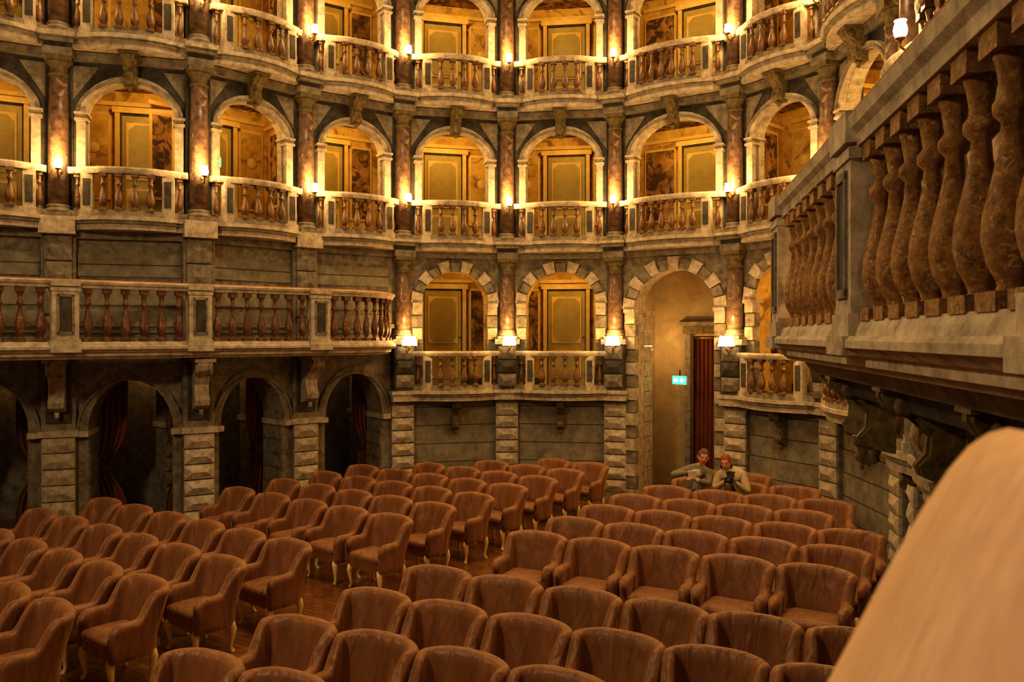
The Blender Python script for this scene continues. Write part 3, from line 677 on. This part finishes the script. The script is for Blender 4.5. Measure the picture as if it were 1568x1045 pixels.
def hand(name,curl,side):
    V=[(0,0,0),(0,-.045,0),(0,-.08,0)];E=[(0,1),(1,2)];R=[(.022,.016),(.036,.014),(.036,.013)]
    for k,(x,l) in enumerate(((-.030,.062),(-.010,.072),(.010,.068),(.029,.054))):
        b=len(V); a=curl
        V+= [(x,-.088,0),(x,-.088-l*.45*math.cos(a*.6),-l*.45*math.sin(a*.6)),(x,-.088-l*.45*math.cos(a*.6)-l*.33*math.cos(a*1.5),-l*.45*math.sin(a*.6)-l*.33*math.sin(a*1.5)),(x,-.088-l*.45*math.cos(a*.6)-l*.33*math.cos(a*1.5)-l*.25*math.cos(a*2.2),-l*.45*math.sin(a*.6)-l*.33*math.sin(a*1.5)-l*.25*math.sin(a*2.2))]
        E+= [(2,b),(b,b+1),(b+1,b+2),(b+2,b+3)]; R+=[.0095,.009,.0085,.007]
    b=len(V); V+=[(side*.035,-.03,-.008),(side*.055,-.06,-.02),(side*.05,-.085,-.03)]; E+=[(1,b),(b,b+1),(b+1,b+2)]; R+=[.012,.010,.008]
    me=skin_mesh(name,V,E,R,0,1); me.materials.clear(); me.materials.append(M_SKIN); return me
def person(name,loc,rz,coat,trous,hairmat,lean,elbL,wrL,elbR,wrR,headpos,headrot,longhair,s=1.05,collar=None):
    root=bpy.data.objects.new(name,None); COL.objects.link(root); root.location=loc; root.rotation_euler=(0,0,rz); root.scale=(s,s,s)
    lx,ly=lean
    V=[(0,.06,.56),(lx*.35,.06+ly*.35,.74),(lx*.75,.05+ly*.75,.92),(lx,.03+ly,1.03),(headpos[0]*.6+lx*.4,headpos[1]*.5+(.03+ly)*.5,1.11),
       (lx-.17,.03+ly,1.0),elbL,wrL,(lx+.17,.03+ly,1.0),elbR,wrR,
       (-.10,.04,.53),(-.11,-.40,.52),(-.11,-.42,.10),(-.11,-.56,.05),(.10,.04,.53),(.11,-.40,.52),(.11,-.42,.10),(.11,-.56,.05)]
    E=[(0,1),(1,2),(2,3),(3,4),(3,5),(5,6),(6,7),(3,8),(8,9),(9,10),(0,11),(11,12),(12,13),(13,14),(0,15),(15,16),(16,17),(17,18)]
    R=[(.16,.12),(.15,.115),(.165,.12),(.11,.09),(.055,.055),.075,.056,.036,.075,.056,.036,.10,.072,.045,.035,.10,.072,.045,.035]
    me=skin_mesh('body',V,E,R,0,2); me.materials.clear()
    for m in (coat,trous,M_SKIN,M_BLACK,collar or coat): me.materials.append(m)
    for p in me.polygons:
        c=p.center
        if c.z<.14: p.material_index=3
        elif c.z<.60 and c.y<.0: p.material_index=1
        elif c.z>1.115 and abs(c.x-headpos[0])<.09: p.material_index=2
        elif c.y<.0 and abs(c.x-lx)<.055 and c.z>.7 and c.z<1.06: p.material_index=4
    b=bpy.data.objects.new('body',me); COL.objects.link(b); b.parent=root
    h,ex,hr=headmesh(hairmat,longhair)
    hp=bpy.data.objects.new('head',h); COL.objects.link(hp); hp.parent=root; hp.location=headpos; hp.rotation_euler=headrot
    for nm,m in (('face_parts',ex),('hair',hr)):
        o=bpy.data.objects.new(nm,m); COL.objects.link(o); o.parent=hp
    mb=MB(); n=14; vs=[];fs=[]
    for k in range(n+1):
        a=math.radians(-90+25+310*k/n)
        for r,z in ((.085,1.03),(.075,1.10),(.088,1.09),(.105,1.02)): vs.append((lx+r*math.cos(a),.02+ly+r*.9*math.sin(a),z))
    for k in range(n):
        for j in range(3): q=k*4+j; fs.append((q,q+1,q+5,q+4))
    mb.add(vs,fs,collar or coat,True,Matrix.Identity(4)); mb.obj('collar',parent=root)
    for e,wv,sd,nm in ((elbL,wrL,1,'hand_left'),(elbR,wrR,-1,'hand_right')):
        d=(Vector(wv)-Vector(e)).normalized(); hm=hand(nm,.55,sd)
        o=bpy.data.objects.new(nm,hm); COL.objects.link(o); o.parent=root; o.location=Vector(wv)-d*.01
        o.rotation_mode='QUATERNION'; o.rotation_quaternion=(-d).to_track_quat('Y','Z')
    return root
coatm=plain('coat_grey',(.20,.18,.14),.85); coatw=plain('coat_beige',(.52,.42,.26),.85); tr=plain('trousers',(.05,.045,.05),.85)
hg=plain('hair_grey',(.10,.055,.035),.7); ha=plain('hair_auburn',(.20,.055,.016),.6); sweater=plain('sweater_black',(.03,.025,.025),.9); shirt=plain('shirt_light',(.55,.5,.42),.85)
f=(-math.sin(A2),-math.cos(A2))
def seat(r,c): 
    l=math.hypot(.889,.457); q=.77*c+XO.get(r,0); x=.32+.5*r+.889/l*q+f[0]*.3; y=9.63+.75*r-.457/l*q+f[1]*.3; return x,y
x,y=seat(5,0)
man=person('seated_man',(x,y,0),-A2+.15,coatm,tr,hg,(.10,-.08),(-.28,-.12,.93),(-.02,-.30,1.02),(.28,-.16,.84),(.10,-.36,.93),(.20,-.16,1.24),(.18,.12,.25),False,collar=shirt)
x,y=seat(5,1)
wom=person('seated_woman',(x-.03,y+.015,0),-A2+.1,coatw,tr,ha,(-.10,-.06),(-.32,-.10,.78),(-.15,-.32,.93),(.16,-.12,.76),(.0,-.33,.93),(-.16,-.12,1.18),(.22,-.08,-.1),True,collar=sweater)
mb=MB(); mb.box(-.06,.06,-.004,.004,-.08,.08,M_PAPER); o=mb.obj('paper_sheet',(.07,-.42,1.0),0,man); o.rotation_euler=(.4,0,.3)
mb=MB(); mb.box(-.065,.065,-.03,.02,-.04,.04,M_BLACK); mb.lathe([(.03,0),(.032,.03),(.028,.045)],0,0,.0,M_BLACK,14,Matrix.Translation((0,-.03,0))@Matrix.Rotation(math.pi/2,4,'X')); mb.box(-.03,.03,-.02,.01,.04,.055,M_BLACK)
o=mb.obj('camera',(-.07,-.44,.98),0,wom)

mb=MB(); mb.box(-.08,.08,-.08,.08,0,.24,M_BLACK); mb.lathe([(.06,0),(.055,.01),(.02,-.012)],0,0,0,M_MID,14,Matrix.Translation((0,-.082,.1))@Matrix.Rotation(math.pi/2,4,'X')); mb.box(-.02,.02,-.02,.02,-.03,0,M_BRASS)
T,w=BAYS[7]; mb.obj('loudspeaker',T@Vector((.62,-.16,Z3F+RH+.03)),math.atan2(T[1][0],T[0][0]))

# ---------------------------------------------------------------- padded parapet beside the viewer
mb=MB(); ya=.42;yb=.50
pts=[(.10,0),(.10,2.72),(.135,2.86),(.165,2.935),(.187,2.988),(.222,3.054),(.246,3.096),(.262,3.12),(.274,3.134),(.286,3.142),(.298,3.145),(.314,3.142),(.5,3.12),(.5,2.7),(.5,0)]
n=len(pts)
lay=[(ya,.022),(ya+.006,.009),(ya+.02,.0),(yb-.01,.0),(yb,.01)]
vs=[]
for y,ins in lay:
    for x,z in pts: vs.append((x+(ins if x<.45 else 0),y,z-(ins if z>0 else 0)))
fs=[tuple(range(n)),tuple((len(lay)-1)*n+j for j in range(n))]
for i in range(len(lay)-1):
    for j in range(n): fs.append((i*n+j,i*n+(j+1)%n,(i+1)*n+(j+1)%n,(i+1)*n+j))
mb.add(vs,fs,M_PAD,True); mb.obj('padded_parapet')
mb=MB(); mb.lathe([(.02,0),(.08,.05),(.09,.12),(.04,.16)],0,0,0,M_SHADE,14); mb.lathe([(.01,-1.2),(.01,0)],0,0,0,M_BRASS,8); mb.lathe([(.12,-3.95),(.12,-3.92),(.012,-3.9),(.012,-1.2)],0,0,0,M_BRASS,12)
o=mb.obj('parapet_fill',(.5,-1.2,3.95)); light('fill_light',(0,.1,.0),46,(1,.68,.40),.12,o)  # invented lamp behind the camera, added to brighten the parapet

# ---------------------------------------------------------------- hall fill lighting
def area(name,loc,tgt,size,e,col):
    l=bpy.data.lights.new(name,'AREA'); l.energy=e; l.color=col; l.size=size
    o=bpy.data.objects.new(name,l); COL.objects.link(o); o.location=loc
    o.rotation_euler=(Vector(tgt)-Vector(loc)).to_track_quat('-Z','Y').to_euler(); return o
area('overhead_fill',(-1.5,9,12.5),(-1,10,0),2,330,(1,.70,.36))  # overall fill added above the view, no actual fixture
area('stage_side_fill',(-6,2,7),(0,12,1.0),.8,240,(1,.72,.38))  # added fill from the stage direction, no actual fixture
W=bpy.data.worlds.new('World'); scene.world=W; W.use_nodes=True
W.node_tree.nodes['Background'].inputs[0].default_value=(1,.6,.3,1); W.node_tree.nodes['Background'].inputs[1].default_value=.02

# ---------------------------------------------------------------- camera
cam=bpy.data.cameras.new('Camera'); co=bpy.data.objects.new('Camera',cam); COL.objects.link(co)
co.location=(0,0,EYE); co.rotation_euler=(math.pi/2,0,0)
cam.sensor_width=36; cam.lens=36*1250/1568; cam.shift_y=-7.5/1568; cam.clip_start=.05
cam.dof.use_dof=True; cam.dof.focus_distance=9; cam.dof.aperture_fstop=8
scene.camera=co
scene.view_settings.view_transform='Standard'
try: scene.view_settings.look='Medium High Contrast'
except Exception as e: print('look',e)
scene.view_settings.exposure=.35
